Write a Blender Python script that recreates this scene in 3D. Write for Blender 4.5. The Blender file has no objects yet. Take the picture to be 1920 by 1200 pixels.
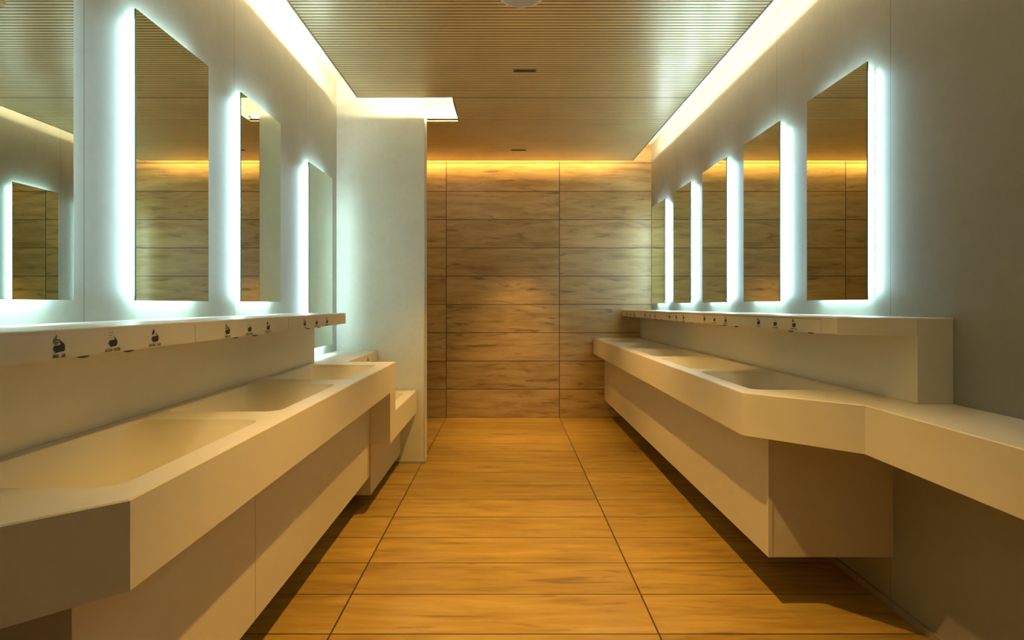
import bpy, bmesh, math
from mathutils import Vector, Matrix

C = bpy.context.scene.collection
PI = math.pi
CAMH = 1.206
F = 1122.0            # focal length in pixels of a 1920 wide frame
XL, XR = -1.292, 1.53 # side walls
YE, YB = 6.35, -1.8   # end wall, rear wall
ZC, ZS = 2.70, 2.90   # slatted ceiling, slab above it
PY0, PY1, PX = 4.534, 4.69, -0.632   # partition
XA = -2.7             # far side of the passage behind the partition
SLOPE = -0.0040       # the right-hand run is not quite level

# ------------------------------------------------------------------ materials
def nodes(name):
    m = bpy.data.materials.new(name); m.use_nodes = True
    nt = m.node_tree; b = nt.nodes['Principled BSDF']
    return m, nt, b

def mth(nt, op, a, b=None, c=None):
    n = nt.nodes.new('ShaderNodeMath'); n.operation = op
    for i, v in enumerate((a, b, c)):
        if v is None: continue
        if isinstance(v, (int, float)): n.inputs[i].default_value = v
        else: nt.links.new(v, n.inputs[i])
    return n.outputs[0]

def ramp(nt, fac, stops):
    r = nt.nodes.new('ShaderNodeValToRGB'); nt.links.new(fac, r.inputs[0])
    e = r.color_ramp.elements
    while len(e) < len(stops): e.new(0.5)
    for i, (p, c) in enumerate(stops): e[i].position = p; e[i].color = (*c, 1)
    return r.outputs[0]

def mixc(nt, fac, a, b, blend='MIX'):
    n = nt.nodes.new('ShaderNodeMix'); n.data_type = 'RGBA'; n.blend_type = blend
    if isinstance(fac, (int, float)): n.inputs[0].default_value = fac
    else: nt.links.new(fac, n.inputs[0])
    for s, v in ((n.inputs[6], a), (n.inputs[7], b)):
        if isinstance(v, tuple): s.default_value = (*v, 1)
        else: nt.links.new(v, s)
    return n.outputs[2]

def coords(nt):
    t = nt.nodes.new('ShaderNodeTexCoord'); s = nt.nodes.new('ShaderNodeSeparateXYZ')
    nt.links.new(t.outputs['Object'], s.inputs[0]); return s.outputs

def comb(nt, x, y, z):
    n = nt.nodes.new('ShaderNodeCombineXYZ')
    for i, v in enumerate((x, y, z)):
        if isinstance(v, (int, float)): n.inputs[i].default_value = v
        else: nt.links.new(v, n.inputs[i])
    return n.outputs[0]

def noise(nt, vec, scale, detail=4, rough=.5, dist=0):
    n = nt.nodes.new('ShaderNodeTexNoise'); nt.links.new(vec, n.inputs['Vector'])
    n.inputs['Scale'].default_value = scale; n.inputs['Detail'].default_value = detail
    n.inputs['Roughness'].default_value = rough; n.inputs['Distortion'].default_value = dist
    return n.outputs['Fac']

def linemask(nt, co, off, pitch, half):
    """1 on a thin line every `pitch`"""
    p = mth(nt, 'PINGPONG', mth(nt, 'ADD', mth(nt, 'SUBTRACT', co, off), pitch * 40), pitch)
    a = mth(nt, 'ABSOLUTE', mth(nt, 'SUBTRACT', pitch / 2, mth(nt, 'ABSOLUTE', mth(nt, 'SUBTRACT', p, pitch / 2))))
    m = mth(nt, 'ADD', mth(nt, 'DIVIDE', mth(nt, 'SUBTRACT', half, a), .0012), .5)
    return mth(nt, 'MINIMUM', mth(nt, 'MAXIMUM', m, 0), 1), a

def wood(name, vaxis, voff, stops, tone=1.0):
    m, nt, b = nodes(name)
    x, y, z = coords(nt)
    u = x; v = y if vaxis == 'y' else z
    U = mth(nt, 'DIVIDE', mth(nt, 'SUBTRACT', u, -.645), 1.2)
    V = mth(nt, 'DIVIDE', mth(nt, 'SUBTRACT', v, voff), .3)
    ci, cj = mth(nt, 'FLOOR', U), mth(nt, 'FLOOR', V)
    wn = nt.nodes.new('ShaderNodeTexWhiteNoise'); wn.noise_dimensions = '2D'
    nt.links.new(comb(nt, ci, cj, 0), wn.inputs['Vector'])
    rnd = wn.outputs['Value']
    off = mth(nt, 'MULTIPLY', rnd, 37.0)
    # long grain, a wavy figure and small knots
    wav = noise(nt, comb(nt, mth(nt, 'MULTIPLY', u, 1.3), mth(nt, 'MULTIPLY', v, 3.0), off), 1.6, 2)
    vv = mth(nt, 'ADD', mth(nt, 'MULTIPLY', v, 1.0), mth(nt, 'MULTIPLY', mth(nt, 'SUBTRACT', wav, .5), .05))
    g1 = noise(nt, comb(nt, mth(nt, 'MULTIPLY', u, 1.15), mth(nt, 'MULTIPLY', vv, 8.0), off), 2.0, 6, .62, .35)
    g2 = noise(nt, comb(nt, mth(nt, 'MULTIPLY', u, 5.0), mth(nt, 'MULTIPLY', vv, 90.0), off), 1.6, 3, .6)
    kn = noise(nt, comb(nt, mth(nt, 'MULTIPLY', u, 2.2), mth(nt, 'MULTIPLY', vv, 16.0), mth(nt, 'ADD', off, 9.0)), 1.5, 3, .5, .8)
    base = ramp(nt, g1, stops)
    base = mixc(nt, mth(nt, 'MULTIPLY', mth(nt, 'SUBTRACT', g2, .35), .3), base, (.33, .20, .065))
    km = ramp(nt, kn, [(.60, (0, 0, 0)), (.72, (1, 1, 1))])
    base = mixc(nt, mth(nt, 'MULTIPLY', km, .75), base, (.16, .10, .05))
    tint = ramp(nt, rnd, [(0, (.86 * tone, .85 * tone, .84 * tone)), (1, (1.06 * tone, 1.06 * tone, 1.06 * tone))])
    base = mixc(nt, 1.0, base, tint, 'MULTIPLY')
    l1, a1 = linemask(nt, u, -.645, 1.2, .0034)
    l2, a2 = linemask(nt, v, voff, .3, .0032)
    gm = mth(nt, 'MINIMUM', mth(nt, 'MAXIMUM', mth(nt, 'MAXIMUM', l1, l2), 0), 1)
    col = mixc(nt, gm, base, (.045, .022, .010))
    nt.links.new(col, b.inputs['Base Color'])
    b.inputs['Roughness'].default_value = .36
    h = mth(nt, 'SUBTRACT', mth(nt, 'MULTIPLY', g2, .12), gm)
    bp = nt.nodes.new('ShaderNodeBump'); bp.inputs['Strength'].default_value = .25; bp.inputs['Distance'].default_value = .002
    nt.links.new(h, bp.inputs['Height']); nt.links.new(bp.outputs[0], b.inputs['Normal'])
    return m

def stone(name, joff=None, k=1.0):
    m, nt, b = nodes(name)
    t = nt.nodes.new('ShaderNodeTexCoord')
    n1 = noise(nt, t.outputs['Object'], 3.0, 6, .6)
    n2 = noise(nt, t.outputs['Object'], 26.0, 4, .6)
    f = mth(nt, 'ADD', mth(nt, 'MULTIPLY', n1, .65), mth(nt, 'MULTIPLY', n2, .35))
    col = ramp(nt, f, [(.35, (.425 * k, .43 * k, .365 * k)), (.65, (.48 * k, .485 * k, .415 * k))])
    if joff is not None:
        s = nt.nodes.new('ShaderNodeSeparateXYZ'); nt.links.new(t.outputs['Object'], s.inputs[0])
        l, _ = linemask(nt, s.outputs[1], joff, 1.005, .0018)
        l = mth(nt, 'MAXIMUM', l, 0)
        col = mixc(nt, mth(nt, 'MULTIPLY', l, .7), col, (.10, .11, .10))
    nt.links.new(col, b.inputs['Base Color'])
    b.inputs['Roughness'].default_value = .5
    b.inputs['Specular IOR Level'].default_value = .35
    return m

def plain(name, col, rough=.5, metal=0, spec=.5, vary=.03, scale=14):
    m, nt, b = nodes(name)
    t = nt.nodes.new('ShaderNodeTexCoord')
    n = noise(nt, t.outputs['Object'], scale, 4)
    lo = tuple(c * (1 - vary) for c in col); hi = tuple(min(1, c * (1 + vary)) for c in col)
    nt.links.new(ramp(nt, n, [(.35, lo), (.65, hi)]), b.inputs['Base Color'])
    b.inputs['Roughness'].default_value = rough; b.inputs['Metallic'].default_value = metal
    b.inputs['Specular IOR Level'].default_value = spec
    return m

def glow(name, col, strength):
    m, nt, b = nodes(name)
    b.inputs['Base Color'].default_value = (.8, .8, .8, 1)
    b.inputs['Emission Color'].default_value = (*col, 1)
    b.inputs['Emission Strength'].default_value = strength
    return m

COOL = (.60, .90, 1.0)
WARM = (1.0, .79, .49)
M = {}
M['floor'] = wood('wood_floor_tile', 'y', 2.186, [(.28, (.21, .125, .024)), (.42, (.33, .205, .040)), (.55, (.39, .255, .054)), (.72, (.47, .32, .078))])
M['endwall'] = wood('wood_wall_tile_cool_lit', 'z', 0.0, [(.28, (.31, .20, .075)), (.42, (.45, .31, .125)), (.55, (.54, .385, .165)), (.72, (.62, .455, .205))])  # same tile as the floor; paler stops paint in the cooler light here
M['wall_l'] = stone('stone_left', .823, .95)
M['wall_r'] = stone('stone_right_shaded', .378, .64)  # same stone as the left wall, darkened to paint in weaker light
M['stone'] = stone('stone_plain_brightened', None, 1.5)  # same stone without joints, lightened to paint in the glow on the partition
M['corian'] = plain('white_solid_surface', (.69, .66, .55), .36, vary=.012)
M['cabinet'] = plain('cream_laminate', (.62, .58, .46), .45, vary=.012)
M['slat'] = plain('ceiling_slat', (.86, .68, .34), .30, .2, vary=.06, scale=3)
M['slat'].node_tree.nodes['Principled BSDF'].inputs['IOR'].default_value = 2.0
M['groove'] = plain('ceiling_groove_shade', (.02, .016, .01), .9)  # near-black stands in for the shade inside the slat gaps
M['trim'] = plain('ceiling_trim', (.46, .40, .26), .45, .2)
M['white'] = plain('white_plaster', (.80, .77, .70), .8)
M['black'] = plain('black_plastic', (.012, .012, .012), .5)
M['ink'] = plain('black_print', (.012, .018, .016), .6)
M['dark'] = plain('dark_nozzle', (.03, .025, .018), .35)
M['grey'] = plain('grey_grille', (.55, .56, .52), .6)
M['slotframe'] = plain('slot_frame', (.16, .16, .14), .5)
M['seam'] = plain('seam', (.16, .10, .045), .7)
M['pale'] = plain('pale_plastic', (.85, .83, .70), .5)
M['alu'] = plain('aluminium', (.55, .55, .52), .35, .8)
M['skirt'] = plain('skirting', (.36, .33, .24), .4, .3)
M['mirror'] = plain('mirror_silver', (.77, .86, .76), .0, 1.0, vary=0)
M['glass_edge'] = plain('green_glass_edge', (.02, .13, .08), .15)
M['box'] = plain('mirror_box', (.55, .58, .56), .5)
M['led'] = glow('cool_led', COOL, 32.0)
M['led_h'] = glow('cool_led_edge', COOL, 40.0)
M['cove'] = glow('warm_cove_led', WARM, 230.0)
M['cove_end'] = glow('amber_cove_led', (1.0, .60, .20), 36.0)

# ------------------------------------------------------------------ helpers
def link(name, bm, mat, parent=None, slope=False, loc=None, smooth=False):
    bmesh.ops.recalc_face_normals(bm, faces=bm.faces)
    if slope:
        for v in bm.verts: v.co.z += SLOPE * v.co.y
    me = bpy.data.meshes.new(name); 
    if loc is not None:
        for v in bm.verts: v.co -= Vector(loc)
    bm.to_mesh(me); bm.free()
    mats = mat if isinstance(mat, (list, tuple)) else [mat]
    for x in mats: me.materials.append(x)
    if smooth:
        for p in me.polygons: p.use_smooth = True
    o = bpy.data.objects.new(name, me); C.objects.link(o)
    if parent is not None: o.parent = parent
    if loc is not None and parent is None: o.location = loc
    return o

def thing(name, label, cat, loc=(0, 0, 0), group=None):
    o = bpy.data.objects.new(name, None); C.objects.link(o)
    o.location = loc; o.empty_display_size = .05
    o['label'] = label; o['category'] = cat
    if group: o['group'] = group
    return o

def struct(name, bm, mat, slope=False):
    o = link(name, bm, mat, slope=slope); o['kind'] = 'structure'; return o

def bx(bm, x0, x1, y0, y1, z0, z1, mi=0):
    vs = [bm.verts.new((x, y, z)) for x in (x0, x1) for y in (y0, y1) for z in (z0, z1)]
    for q in ((0, 1, 3, 2), (4, 6, 7, 5), (0, 4, 5, 1), (2, 3, 7, 6), (0, 2, 6, 4), (1, 5, 7, 3)):
        f = bm.faces.new([vs[i] for i in q]); f.material_index = mi
    return vs

def box(*a):
    bm = bmesh.new(); bx(bm, *a); return bm

def offset_poly(p, d):
    """move each edge inwards by d (counter-clockwise polygon)"""
    n = len(p); out = []
    for i in range(n):
        a, b, c = Vector(p[i - 1]), Vector(p[i]), Vector(p[(i + 1) % n])
        e1, e2 = (b - a).normalized(), (c - b).normalized()
        n1, n2 = Vector((-e1.y, e1.x)), Vector((-e2.y, e2.x))
        k = (n1 + n2); k = k / max(1e-6, 1 + n1.dot(n2))
        out.append(tuple(b + k * d))
    return out

def area(p): return sum(p[i - 1][0] * p[i][1] - p[i][0] * p[i - 1][1] for i in range(len(p))) / 2

def slab(bm, poly, z0, z1, holes=(), ch=.003, skip_bottom=False):
    """solid with a softened top edge and holes in its top"""
    if area(poly) < 0: poly = poly[::-1]
    top = offset_poly(poly, ch)
    vt = [bm.verts.new((x, y, z1)) for x, y in top]
    vm = [bm.verts.new((x, y, z1 - ch)) for x, y in poly]
    vb = [bm.verts.new((x, y, z0)) for x, y in poly]
    n = len(poly)
    for i in range(n):
        j = (i + 1) % n
        bm.faces.new((vb[i], vb[j], vm[j], vm[i])); bm.faces.new((vm[i], vm[j], vt[j], vt[i]))
    bm.faces.new(vb[::-1])
    if not holes: bm.faces.new(vt); return
    edges = [bm.edges.get((vt[i], vt[(i + 1) % n])) for i in range(n)]
    for h in holes:
        hv = [bm.verts.new((x, y, z1)) for x, y in h]
        edges += [bm.edges.new((hv[i], hv[(i + 1) % len(hv)])) for i in range(len(hv))]
        hb = [bm.verts.new((x, y, z0 + .004)) for x, y in h]
        for i in range(len(hv)):
            j = (i + 1) % len(hv); bm.faces.new((hv[i], hv[j], hb[j], hb[i]))
        bm.faces.new(hb)
    bmesh.ops.triangle_fill(bm, use_beauty=True, use_dissolve=False, edges=edges, normal=(0, 0, 1))

def rrect(cx, cy, a, b, r, k=8):
    pts = []
    for qx, qy, a0 in ((1, 1, 0), (-1, 1, 90), (-1, -1, 180), (1, -1, 270)):
        for i in range(k + 1):
            t = math.radians(a0 + 90 * i / k)
            pts.append((cx + qx * (a - r) + r * math.cos(t), cy + qy * (b - r) + r * math.sin(t)))
    return pts

def basin_mesh(cx, cy, a, b, r, z, D=.135):
    bm = bmesh.new(); rings = []
    prof = [(0, 0), (.0015, .0004), (.004, .0022), (.0065, .006)]
    N = 22
    for d, h in prof: rings.append((d, h, 0))
    for i in range(1, N + 1):
        s = i / N
        rings.append((.0065 + (a - .0065) * s * .985, .006 + (D - .006) * (1 - (1 - s) ** 2.3), s))
    prev = None
    for d, h, s in rings:
        # inset also along the long side, but more slowly at first: a long ramped trough
        db = d * (b / a) if s else d
        aa, bb = max(a - d, .003), max(b - db, .004)
        rr = min(r + (min(aa, bb) - r) * min(1, s * 1.6) if s else max(r - d, .01), min(aa, bb) * .999)
        ring = [bm.verts.new((x, y, z - h)) for x, y in rrect(cx, cy, aa, bb, rr)]
        if prev:
            n = len(ring)
            for i in range(n):
                bm.faces.new((prev[i], prev[(i + 1) % n], ring[(i + 1) % n], ring[i]))
        prev = ring
    bm.faces.new(prev)
    return bm

def cyl(bm, cx, cy, r, z0, z1, k=48, r1=None):
    r1 = r if r1 is None else r1
    a = [bm.verts.new((cx + r * math.cos(2 * PI * i / k), cy + r * math.sin(2 * PI * i / k), z0)) for i in range(k)]
    b = [bm.verts.new((cx + r1 * math.cos(2 * PI * i / k), cy + r1 * math.sin(2 * PI * i / k), z1)) for i in range(k)]
    for i in range(k):
        j = (i + 1) % k; bm.faces.new((a[i], a[j], b[j], b[i]))
    bm.faces.new(a[::-1]); bm.faces.new(b)

# ------------------------------------------------------------------ the room
struct('floor', box(XA - .1, XR + .1, YB - .1, YE + .1, -.1, 0), M['floor'])
struct('wall_left', box(XL - .1, XL, YB, PY1, 0, ZS), M['wall_l'])
struct('wall_right', box(XR, XR + .1, YB, YE, 0, ZS), M['wall_r'])
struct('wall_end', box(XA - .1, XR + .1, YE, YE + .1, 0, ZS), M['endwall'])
bm = box(XL, PX + .004, PY0, PY1, 0, ZS)
struct('wall_partition', bm, M['stone'])
struct('trim_1', box(PX + .004, PX + .0065, PY0 - .001, PY0 + .006, .0, ZS), M['alu'])
struct('wall_passage', box(XA, XL - .1, PY1 - .1, PY1, 0, ZS), M['stone'])
struct('wall_passage_end', box(XA - .1, XA, PY1 - .1, YE, 0, ZS), M['stone'])
# unseen rear wall; its wide opening is added to let in dim daylight
bm = bmesh.new()
bx(bm, XL - .1, -.75, YB - .1, YB, 0, ZS); bx(bm, .95, XR + .1, YB - .1, YB, 0, ZS); bx(bm, -.75, .95, YB - .1, YB, 2.25, ZS)
struct('wall_back', bm, M['stone'])
struct('ceiling', box(XA - .1, XR + .1, YB - .1, YE + .1, ZS, ZS + .1), M['white'])

# skirtings: low coved strips with a shadow gap above
def skirt(name, x0, x1, y0, y1, nx, ny):
    bm = bmesh.new()
    bx(bm, x0, x1, y0, y1, 0, .016)
    bx(bm, x0 + nx * .006 if nx > 0 else x0, x1 + nx * .006 if nx < 0 else x1,
       y0 + ny * .006 if ny > 0 else y0, y1, 0, .005)
    struct(name, bm, M['skirt'])
struct('baseboard_right', box(XR - .012, XR, YB, YE, 0, .03), M['skirt'])
bm = bmesh.new()
bx(bm, XL, PX + .010, PY0 - .006, PY0, 0, .013); bx(bm, PX + .004, PX + .010, PY0, PY1, 0, .013)
bx(bm, XL, PX + .016, PY0 - .012, PY0 - .006, 0, .005); bx(bm, PX + .010, PX + .016, PY0 - .006, PY1, 0, .005)
struct('baseboard_partition', bm, M['skirt'])
struct('baseboard_left', box(XL, XL + .012, YB, PY0 - .013, 0, .03), M['skirt'])

# slatted suspended ceiling with its notch round the partition
CL, CR, CE = -1.088, 1.315, 6.235
NX, NY0, NY1 = -.40, 4.334, 4.904
def xrange_at(y):
    if y < NY0: return CL, CR
    if y < NY1: return NX, CR
    return XA, CR
bm = bmesh.new()
pitch = .0325
k = int(YB / pitch)
regions = [(YB, NY0, CL), (NY0, NY1, NX), (NY1, CE, XA)]
while k * pitch < CE:
    y0, y1 = k * pitch, k * pitch + pitch - .0062
    for ra, rb, xl in regions:
        a, b = max(y0, ra + .004), min(y1, rb - .004)
        if b - a > .003: bx(bm, xl + .012, CR - .012, a, b, ZC, ZC + .0145)
    k += 1
for ra, rb, xl in regions:
    bx(bm, xl + .002, CR - .002, ra + (.002 if ra == YB else -.0), rb - .002, ZC + .014, ZC + .026, 1)
bm.normal_update(); bmesh.ops.recalc_face_normals(bm, faces=bm.faces)
for f in bm.faces:
    if abs(f.normal.y) > .5: f.material_index = 1     # slat sides coloured black as the shadow in the gaps
struct('ceiling', bm, [M['slat'], M['groove']])
# edge trims
w = .008
def tr(i, *a): struct('trim_%d' % i, box(*a), M['trim'])
tr(2, CR - w, CR, YB, CE, ZC - .001, ZC + .028)
tr(3, CL, CL + w, YB, NY0, ZC - .001, ZC + .028)
tr(4, CL, NX + w, NY0 - w, NY0, ZC - .001, ZC + .028)
tr(5, NX, NX + w, NY0, NY1, ZC - .001, ZC + .028)
tr(6, XA, NX + w, NY1, NY1 + w, ZC - .001, ZC + .028)
tr(7, XA, CR, CE - w, CE, ZC - .001, ZC + .028)
# upstands that carry the hidden light strips
B = .082
def up(i, *a): struct('trim_%d' % i, box(*a, ZC + .027, ZS), M['white'])
up(8, CR - B - .01, CR - B, YB, CE - B)
up(9, CL + B, CL + B + .01, YB, NY0 - B - .01)
up(10, CL + B, NX + B, NY0 - B - .01, NY0 - B)
up(11, NX + B, NX + B + .01, NY0 - B - .01, NY1 + B)
up(12, XA, NX + B, NY1 + B, NY1 + B + .01)
up(13, XA, CR - B, CE - B - .01, CE - B)

def strip(label, x0, x1, y0, y1, z0, z1, mat, endcap=None):
    t = thing('cove_light_strip', label, 'light strip', ((x0 + x1) / 2, (y0 + y1) / 2, z0))
    bm = box(x0, x1, y0, y1, z0, z1)
    o = link('light_strip', bm, mat, t, loc=t.location)
    if endcap:
        link('end_cap', box(*endcap), M['black'], t, loc=t.location)
    return t
zl, zh = ZC + .028, ZC + .040
strip('long warm light strip hidden in the ceiling slot along the right wall', CR - B, CR - B + .006, YB + .1, CE - .16, zl, zh, M['cove'])
strip('long warm light strip hidden in the ceiling slot along the left mirror wall', CL + B - .006, CL + B, YB + .1, NY0 - B - .02, zl, zh, M['cove'])
strip('warm light strip in the ceiling slot above the front of the pale partition', CL + B + .04, NX + .02, NY0 - B, NY0 - B + .006, ZC + .062, ZC + .074, M['cove'])
strip('warm light strip behind the end of the partition in the ceiling notch, with black end cap', -1.6, NX + B - .055, NY1 + B - .010, NY1 + B - .002, ZC + .052, ZC + .068, M['cove'],
      (NX + B - .055, NX + B - .020, NY1 + B - .014, NY1 + B - .001, ZC + .050, ZC + .066))
strip('amber light strip in the ceiling slot along the wood tiled end wall', XA + .1, CR - B - .02, CE - B, CE - B + .006, ZC + .11, ZC + .18, M['cove_end'])

# ------------------------------------------------------------------ ceiling fittings
def slot_light(x, y, label, beam=80, soft=1.0):
    t = thing('recessed_slot_downlight', label, 'ceiling light', (x, y, ZC), None)
    L = .067
    bm = bmesh.new()
    bx(bm, -L - .006, L + .006, -.019, -.015, -.003, -.0002); bx(bm, -L - .006, L + .006, .015, .019, -.003, -.0002)
    bx(bm, -L - .006, -L, -.015, .015, -.003, -.0002); bx(bm, L, L + .006, -.015, .015, -.003, -.0002)
    link('frame', bm, M['slotframe'], t)
    bm = box(-L, L, -.015, .015, -.002, -.0002); link('black_baffle', bm, M['black'], t)
    lamp = bpy.data.lights.new('lamp', 'SPOT'); lamp.energy = SPOT; lamp.color = (1.0, .555, .13)
    lamp.spot_size = math.radians(beam); lamp.spot_blend = soft; lamp.shadow_soft_size = .022
    o = bpy.data.objects.new('lamp', lamp); C.objects.link(o); o.parent = t; o.location = (0, 0, -.012)
    return t
SPOT = 305
slot_light(.1125, 5.81, 'small black slot downlight in the slatted ceiling close to the wood tiled end wall', 54, 1.0)
slot_light(.114, 3.83, 'black slot downlight in the slatted ceiling, nearer and larger looking of the two visible')
slot_light(.114, 1.85, 'black slot downlight overhead between the washbasins, in front of the round disc')
t = thing('ceiling_speaker', 'round pale disc with grey centre on the slatted ceiling at the top edge', 'speaker', (.070, 2.892, ZC))
bm = bmesh.new(); cyl(bm, 0, 0, .108, -.010, -.0002, 64, .117); link('rim', bm, M['pale'], t)
bm = bmesh.new(); cyl(bm, 0, 0, .090, -.014, -.0095, 64); link('grille', bm, M['grey'], t)

# ------------------------------------------------------------------ mirrors
def make_mirror(h, label, group, W=.49, dep=.040):
    """local frame: wall at x=0, mirror towards +x, width along y, height from z=0"""
    t = thing('backlit_mirror', label, 'mirror', (0, 0, 0), group)
    g = .006; hw = W / 2
    bm = bmesh.new(); bx(bm, dep, dep + g, -hw, hw, 0, h)
    bm.normal_update()
    bmesh.ops.recalc_face_normals(bm, faces=bm.faces)
    for f in bm.faces: f.material_index = 0 if f.normal.x > .9 else 1
    link('mirror_glass', bm, [M['mirror'], M['glass_edge']], t)
    i, j = .034, .022
    link('backing_box', box(.001, dep - .0005, -hw + i, hw - i, j, h - j), M['box'], t)
    a, s = .006, .004
    for side in (-1, 1):
        y0 = side * (hw - i); y1 = y0 + side * s
        link('led_strip', box(.008, .028, min(y0, y1), max(y0, y1), j + .004, h - j - .004), M['led'], t)
    for z0 in (j - s, h - j):
        link('led_strip', box(.006, .026, -hw + i, hw - i - .02, z0, z0 + s), M['led_h'], t)
    return t
def copy_tree(o, parent=None):
    c = o.copy(); C.objects.link(c); c.parent = parent
    for ch in list(o.children):
        copy_tree(ch, c)
    return c
GR_R = 'tall backlit mirrors in a row on the right wall'
GR_L = 'tall backlit mirrors in a row on the left wall'
mR = make_mirror(.976, '', GR_R, dep=.049)
rl = ['largest looking backlit mirror on the right wall, above the near end of the shelf',
      'second backlit mirror from the near end on the right wall',
      'middle backlit mirror of the five on the right wall',
      'fourth backlit mirror on the right wall, second from the wood end wall',
      'narrowest looking backlit mirror on the right wall, next to the wood end wall']
for k in range(5):
    t = mR if k == 0 else copy_tree(mR)
    y = 2.697 + .787 * k
    t.location = (XR - .001, y, 1.234 + SLOPE * y); t.rotation_euler = (0, 0, PI); t['label'] = rl[k]
mL = make_mirror(.985, '', GR_L, W=.49, dep=.034)
ll = ['backlit mirror cut off by the left picture edge, reflecting another glowing mirror',
      'large backlit mirror on the left wall reflecting wood tiles and the slatted ceiling',
      'backlit mirror on the left wall reflecting both wood tiles and the pale partition']
for k in range(3):
    t = mL if k == 0 else copy_tree(mL)
    y = (1.482, 2.263, 3.062)[k]
    t.location = (XL + .001, y, 1.217); t['label'] = ll[k]
mK = make_mirror(1.185, 'longer, lower hung greenish backlit mirror beside the partition, above the low basin', None, W=.505, dep=.034)
mK.location = (XL + .001, 4.033, .918)

# ------------------------------------------------------------------ symbols on the shelf fronts
def fill(bm, pts, y=0):
    vs = [bm.verts.new((px, y, pz)) for px, pz in pts]
    es = [bm.edges.new((vs[i], vs[(i + 1) % len(vs)])) for i in range(len(vs))]
    bmesh.ops.triangle_fill(bm, use_beauty=True, edges=es, normal=(0, -1, 0))
def stroke(bm, pts, w):
    for (x0, z0), (x1, z1) in zip(pts, pts[1:]):
        d = Vector((x1 - x0, z1 - z0)); d.normalize(); e = d * (w * .5); n = Vector((-d.y, d.x)) * (w * .5)
        q = [(x0 - e.x + n.x, z0 - e.y + n.y), (x0 - e.x - n.x, z0 - e.y - n.y), (x1 + e.x - n.x, z1 + e.y - n.y), (x1 + e.x + n.x, z1 + e.y + n.y)]
        vs = [bm.verts.new((a, 0, b)) for a, b in q]; bm.faces.new(vs)
HB = .0108
def hand_air(bm):
    P = [(425,562),(600,555),(675,542),(682,530),(650,470),(630,395),(618,362),(650,366),(740,445),(830,540),(842,600),(838,760),(800,800),(465,838),(455,803),(480,785),(420,772),(405,740),(432,703),(395,692),(376,662),(395,635),(430,628),(412,600)]
    s = lambda x, y: ((x - 620) / 20 / 646, HB + (838 - y) / 20 / 862)
    fill(bm, [s(*p) for p in P])
    for L in ([(515,195),(515,358),(625,358)], [(466,262),(466,400),(495,440),(595,440)], [(412,325),(412,440),(450,500),(550,500)]):
        stroke(bm, [s(*p) for p in L], 34 / 20 / 700)
WH = [(265,550),(370,540),(478,530),(492,510),(440,440),(430,412),(462,412),(520,480),(575,560),(582,640),(575,720),(530,772),(310,797),(300,767),(330,750),(265,727),(258,692),(290,680),(237,657),(232,632),(260,618),(285,600),(262,580)]
def sw(x, y): return ((x - 410) / 20 / 501, HB + (797 - y) / 20 / 760)
def hand_water(bm):
    fill(bm, [sw(*p) for p in WH])
    for x, y in ((290,255),(350,255),(412,252),(275,355),(352,352),(432,345),(255,450),(350,447)):
        fill(bm, [(sw(x, y)[0] + .0017 * math.cos(a * PI / 5), sw(x, y)[1] + .0012 * math.sin(a * PI / 5)) for a in range(10)])
def hand_soap(bm):
    fill(bm, [sw(*p) for p in WH])
    hx, hz = sw(265, 550)
    D = [(395,262),(430,340),(442,400),(420,460),(385,510),(335,540),(312,490),(320,400),(355,330)]
    fill(bm, [(hx + (x - 310) / 24 / 400, hz + (600 - y) / 24 / 679) for x, y in D])
def lettering(text, width, height=.0078):
    cu = bpy.data.curves.new('caption', 'FONT'); cu.body = text; cu.size = 1; cu.align_x = 'CENTER'; cu.offset = .028; cu.resolution_u = 2
    o = bpy.data.objects.new('tmp', cu); C.objects.link(o)
    bpy.context.view_layer.update()
    me = bpy.data.meshes.new_from_object(o.evaluated_get(bpy.context.evaluated_depsgraph_get()))
    bpy.data.objects.remove(o)
    xs = [v.co.x for v in me.vertices]; ys = [v.co.y for v in me.vertices if v.co.y > -.05]
    sx = width / (max(xs) - min(xs)); sy = height / .73
    for v in me.vertices: v.co = Vector((v.co.x * sx, 0, v.co.y * sy))
    me.materials.clear(); me.materials.append(M['ink'])
    return me
def sym_mesh(fn, name):
    bm = bmesh.new(); fn(bm)
    me = bpy.data.meshes.new(name); bm.to_mesh(me); bm.free(); me.materials.append(M['ink']); return me
SYM = [('air_symbol', sym_mesh(hand_air, 'air_symbol'), lettering('ARIA - AIR', .039), 'ARIA - AIR'),
       ('water_symbol', sym_mesh(hand_water, 'water_symbol'), lettering('ACQUA - WATER', .058), 'ACQUA - WATER'),
       ('soap_symbol', sym_mesh(hand_soap, 'soap_symbol'), lettering('SAPONE - SOAP', .058), 'SAPONE - SOAP')]

def panel_with_symbols(root, side, xf, y0, y1, yc, z0, z1, zcap, slope):
    """access panel in the shelf front with three printed symbols; side=+1 left wall (faces +x), -1 right wall"""
    rl = Vector(root.location)
    bm = box(min(xf, xf + side * .0016), max(xf, xf + side * .0016), y0 + .0015, y1 - .0015, z0, z1)
    p = link('access_panel', bm, M['corian'], root, slope=slope, loc=rl)
    xs = xf + side * .0021
    if side < 0:
        link('shadow_gap', box(xf - .0008, xf - .0001, y0 + .004, y1 - .004, z1, z1 + .0022), M['seam'], p, slope=slope, loc=rl)
    for k, (nm, me, cap, _) in enumerate(SYM):
        y = yc + side * (k - 1) * .177
        z = zcap + (SLOPE * y if slope else 0)
        for n2, m2 in ((nm, me), ('caption', cap)):
            o = bpy.data.objects.new(n2, m2); C.objects.link(o); o.parent = p
            o.location = Vector((xs, y, z)) - rl
            o.rotation_euler = (0, 0, side * PI / 2)
    return p

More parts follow.
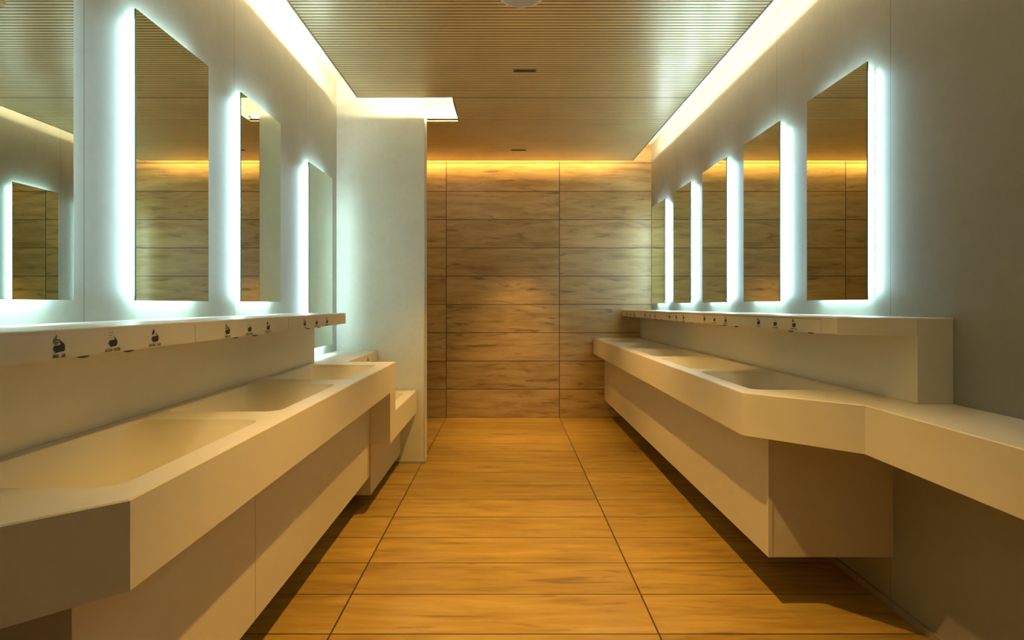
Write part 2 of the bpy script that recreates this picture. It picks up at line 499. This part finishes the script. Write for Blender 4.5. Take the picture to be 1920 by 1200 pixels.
def nozzle(root, name, x, y, z, slope):
    bm = bmesh.new(); zz = z + (SLOPE * y if slope else 0)
    k = 20; ring = []
    for s, dz in ((1, 0), (1, -.0035), (.8, -.006), (.4, -.0072)):
        ring.append([bm.verts.new((x + .010 * s * math.cos(2 * PI * i / k), y + .016 * s * math.sin(2 * PI * i / k), zz + dz)) for i in range(k)])
    for a, b in zip(ring, ring[1:]):
        for i in range(k): bm.faces.new((a[i], a[(i + 1) % k], b[(i + 1) % k], b[i]))
    bm.faces.new(ring[0]); bm.faces.new(ring[-1][::-1])
    link(name, bm, M['dark'], root, loc=root.location)

# the furniture stands off walls and neighbours by half a millimetre
XRi, XLi, YEi, PYi = XR - .0006, XL + .0006, YE - .0006, PY0 - .0132
# ------------------------------------------------------------------ right hand run
ZT = .871; TH = .166; XF = .914
t = thing('washbasin_counter', 'long white washbasin counter on the right with five basins, angled corner and narrow ledge', 'washbasin counter', (XRi, 2.4, 0))
bas = [(2.40 + .80 * k, 2.40 + .80 * k + .69) for k in range(5)]
holes = [rrect((.985 + 1.375) / 2, (a + b) / 2, (1.375 - .985) / 2, (b - a) / 2, .055) for a, b in bas]
poly = [(XRi, -.9), (1.212, -.9), (1.212, 2.026), (XF, 2.327), (XF, YEi), (XRi, YEi)]
bm = bmesh.new(); slab(bm, poly, ZT - TH, ZT, holes)
link('countertop', bm, M['corian'], t, slope=True, loc=t.location)
for a, b in bas:
    link('basin', basin_mesh((.985 + 1.375) / 2, (a + b) / 2, (1.375 - .985) / 2, (b - a) / 2, .055, ZT), M['corian'], t, slope=True, loc=t.location, smooth=True)

XB = 1.407
t = thing('dispenser_shelf', 'white shelf and splashback on the right wall printed with five sets of hand symbols', 'shelf', (XRi, 2.1, ZT))
bm = box(XB, XRi, 2.051, YEi, ZT + .0005, 1.102); link('splashback', bm, M['corian'], t, slope=True, loc=t.location)
bm = bmesh.new(); slab(bm, [(XRi, 2.051), (1.404, 2.051), (1.213, 2.198), (1.213, YEi), (XRi, YEi)], 1.102, 1.166, ch=.002)
link('shelf_top', bm, M['corian'], t, slope=True, loc=t.location)
for k in range(5):
    yc = 2.704 + .790 * k
    y0, y1 = yc - .397, yc + .393
    panel_with_symbols(t, -1, 1.213, y0, min(y1, YEi - .03), yc, 1.1015, 1.155, 1.1065, True)
    nozzle(t, 'water_spout', 1.235, yc - .10, 1.102, True); nozzle(t, 'soap_spout', 1.235, yc - .272, 1.102, True)

t = thing('vanity_cabinet', 'cream wall hung cabinet under the right washbasin counter, end panel facing the viewer', 'cabinet', (XRi, 2.367, .2))
bm = box(1.053, XRi, 2.369, YEi, .213, ZT - TH - .0006); link('carcass', bm, M['cabinet'], t, slope=True, loc=t.location)
for a, b in ((2.367, YEi),):
    link('door_panel', box(1.034, 1.0515, a, b, .213, ZT - TH - .002), M['cabinet'], t, slope=True, loc=t.location)

# ------------------------------------------------------------------ left hand run
ZL = .852; XF = -.683; ZK = .554
t = thing('washbasin_counter', 'white washbasin counter on the left stepping down to a low basin by the partition', 'washbasin counter', (XLi, 1.1, 0))
bas = [(1.15, 1.84), (1.968, 2.655), (2.80, 3.485)]
xa, xb = -.752, -1.135
holes = [rrect((xa + xb) / 2, (a + b) / 2, (xa - xb) / 2, (b - a) / 2, .055) for a, b in bas]
bm = bmesh.new()
slab(bm, [(XLi, -.9), (-.98, -.9), (-.98, .787), (XF, 1.0844), (XF, 3.663), (XLi, 3.663)], ZL - TH, ZL, holes)
link('countertop', bm, M['corian'], t, loc=t.location)
link('drop_panel', box(XLi, XF, 3.499, 3.663, ZK - TH, ZL - TH), M['corian'], t, loc=t.location)
kb = rrect((xa + xb) / 2, 4.09, (xa - xb) / 2, .30, .055)
bm = bmesh.new(); slab(bm, [(XLi, 3.663), (XF, 3.663), (XF, PYi), (XLi, PYi)], ZK - TH, ZK, [kb], ch=.0015)
link('low_countertop', bm, M['corian'], t, loc=t.location)
for a, b in bas:
    link('basin', basin_mesh((xa + xb) / 2, (a + b) / 2, (xa - xb) / 2, (b - a) / 2, .055, ZL), M['corian'], t, loc=t.location, smooth=True)
link('basin', basin_mesh((xa + xb) / 2, 4.09, (xa - xb) / 2, .30, .055, ZK), M['corian'], t, loc=t.location, smooth=True)

XB = -1.169
t = thing('dispenser_shelf', 'white shelf and splashback on the left wall with hand symbols, above the three high basins', 'shelf', (XLi, 1.1, ZL))
bm = box(XLi, XB, .81, 3.632, ZL + .0005, 1.087); link('splashback', bm, M['corian'], t, loc=t.location)
bm = bmesh.new(); slab(bm, [(XLi, .66), (-1.166, .66), (-.975, .81), (-.975, 3.614), (XLi, 3.614)], 1.087, 1.151, ch=.002)
link('shelf_top', bm, M['corian'], t, loc=t.location)
for k in range(3):
    yc = (1.477, 2.261, 3.057)[k]
    panel_with_symbols(t, 1, -.975, yc - .392, yc + .392, yc, 1.0865, 1.141, 1.0893, False)
    nozzle(t, 'water_spout', -.992, yc - .077, 1.087, False); nozzle(t, 'soap_spout', -.992, yc + .091, 1.087, False)

t = thing('dispenser_shelf', 'low white shelf behind the end of the left counter, touching the partition', 'shelf', (XLi, 4.0, ZK))
bm = box(XLi, XB, 3.6638, PYi, ZK + .0005, .788); link('splashback', bm, M['corian'], t, loc=t.location)
bm = bmesh.new(); slab(bm, [(XLi, 3.6638), (-.98, 3.6638), (-.98, PYi), (XLi, PYi)], .788, .852, ch=.0015)
link('shelf_top', bm, M['corian'], t, loc=t.location)
panel_with_symbols(t, 1, -.98, 3.69, 4.45, 4.03, .7875, .842, .790, False)

t = thing('vanity_cabinet', 'cream wall hung cabinet with two door panels under the left washbasin counter', 'cabinet', (XLi, 1.1, .198))
link('carcass', box(XLi, -.823, 1.106, 3.4985, .198, ZL - TH - .0006), M['cabinet'], t, loc=t.location)
for a, b in ((1.104, 1.9075), (1.9105, 3.4985)):
    link('door_panel', box(-.8215, -.803, a, b, .198, ZL - TH - .002), M['cabinet'], t, loc=t.location)
t = thing('vanity_cabinet', 'small low cabinet under the low basin next to the partition', 'cabinet', (XLi, 3.5, .08))
link('carcass', box(XLi, -.823, 3.522, 4.507, .08, ZK - TH - .0006), M['cabinet'], t, loc=t.location)
link('door_panel', box(-.8215, -.803, 3.520, 4.507, .08, ZK - TH - .002), M['cabinet'], t, loc=t.location)

# ------------------------------------------------------------------ world and camera
w = bpy.data.worlds.new('world'); bpy.context.scene.world = w; w.use_nodes = True
bg = w.node_tree.nodes['Background']; bg.inputs[0].default_value = (.55, .68, .72, 1); bg.inputs[1].default_value = .06

cam = bpy.data.cameras.new('camera'); co = bpy.data.objects.new('camera', cam); C.objects.link(co)
cam.sensor_width = 36; cam.lens = F / 1920 * 36; cam.clip_start = .02
co.location = (0, 0, CAMH); co.rotation_euler = (PI / 2, 0, 0)
cam.shift_x = 9.3 / 1920; cam.shift_y = -30.2 / 1920
sc = bpy.context.scene
sc.camera = co
vs = sc.view_settings
vs.view_transform = 'Standard'; vs.look = 'None'; vs.exposure = 0.0; vs.gamma = 1.0; vs.use_curve_mapping = False
sc.cycles.max_bounces = 14; sc.cycles.diffuse_bounces = 6; sc.cycles.glossy_bounces = 8
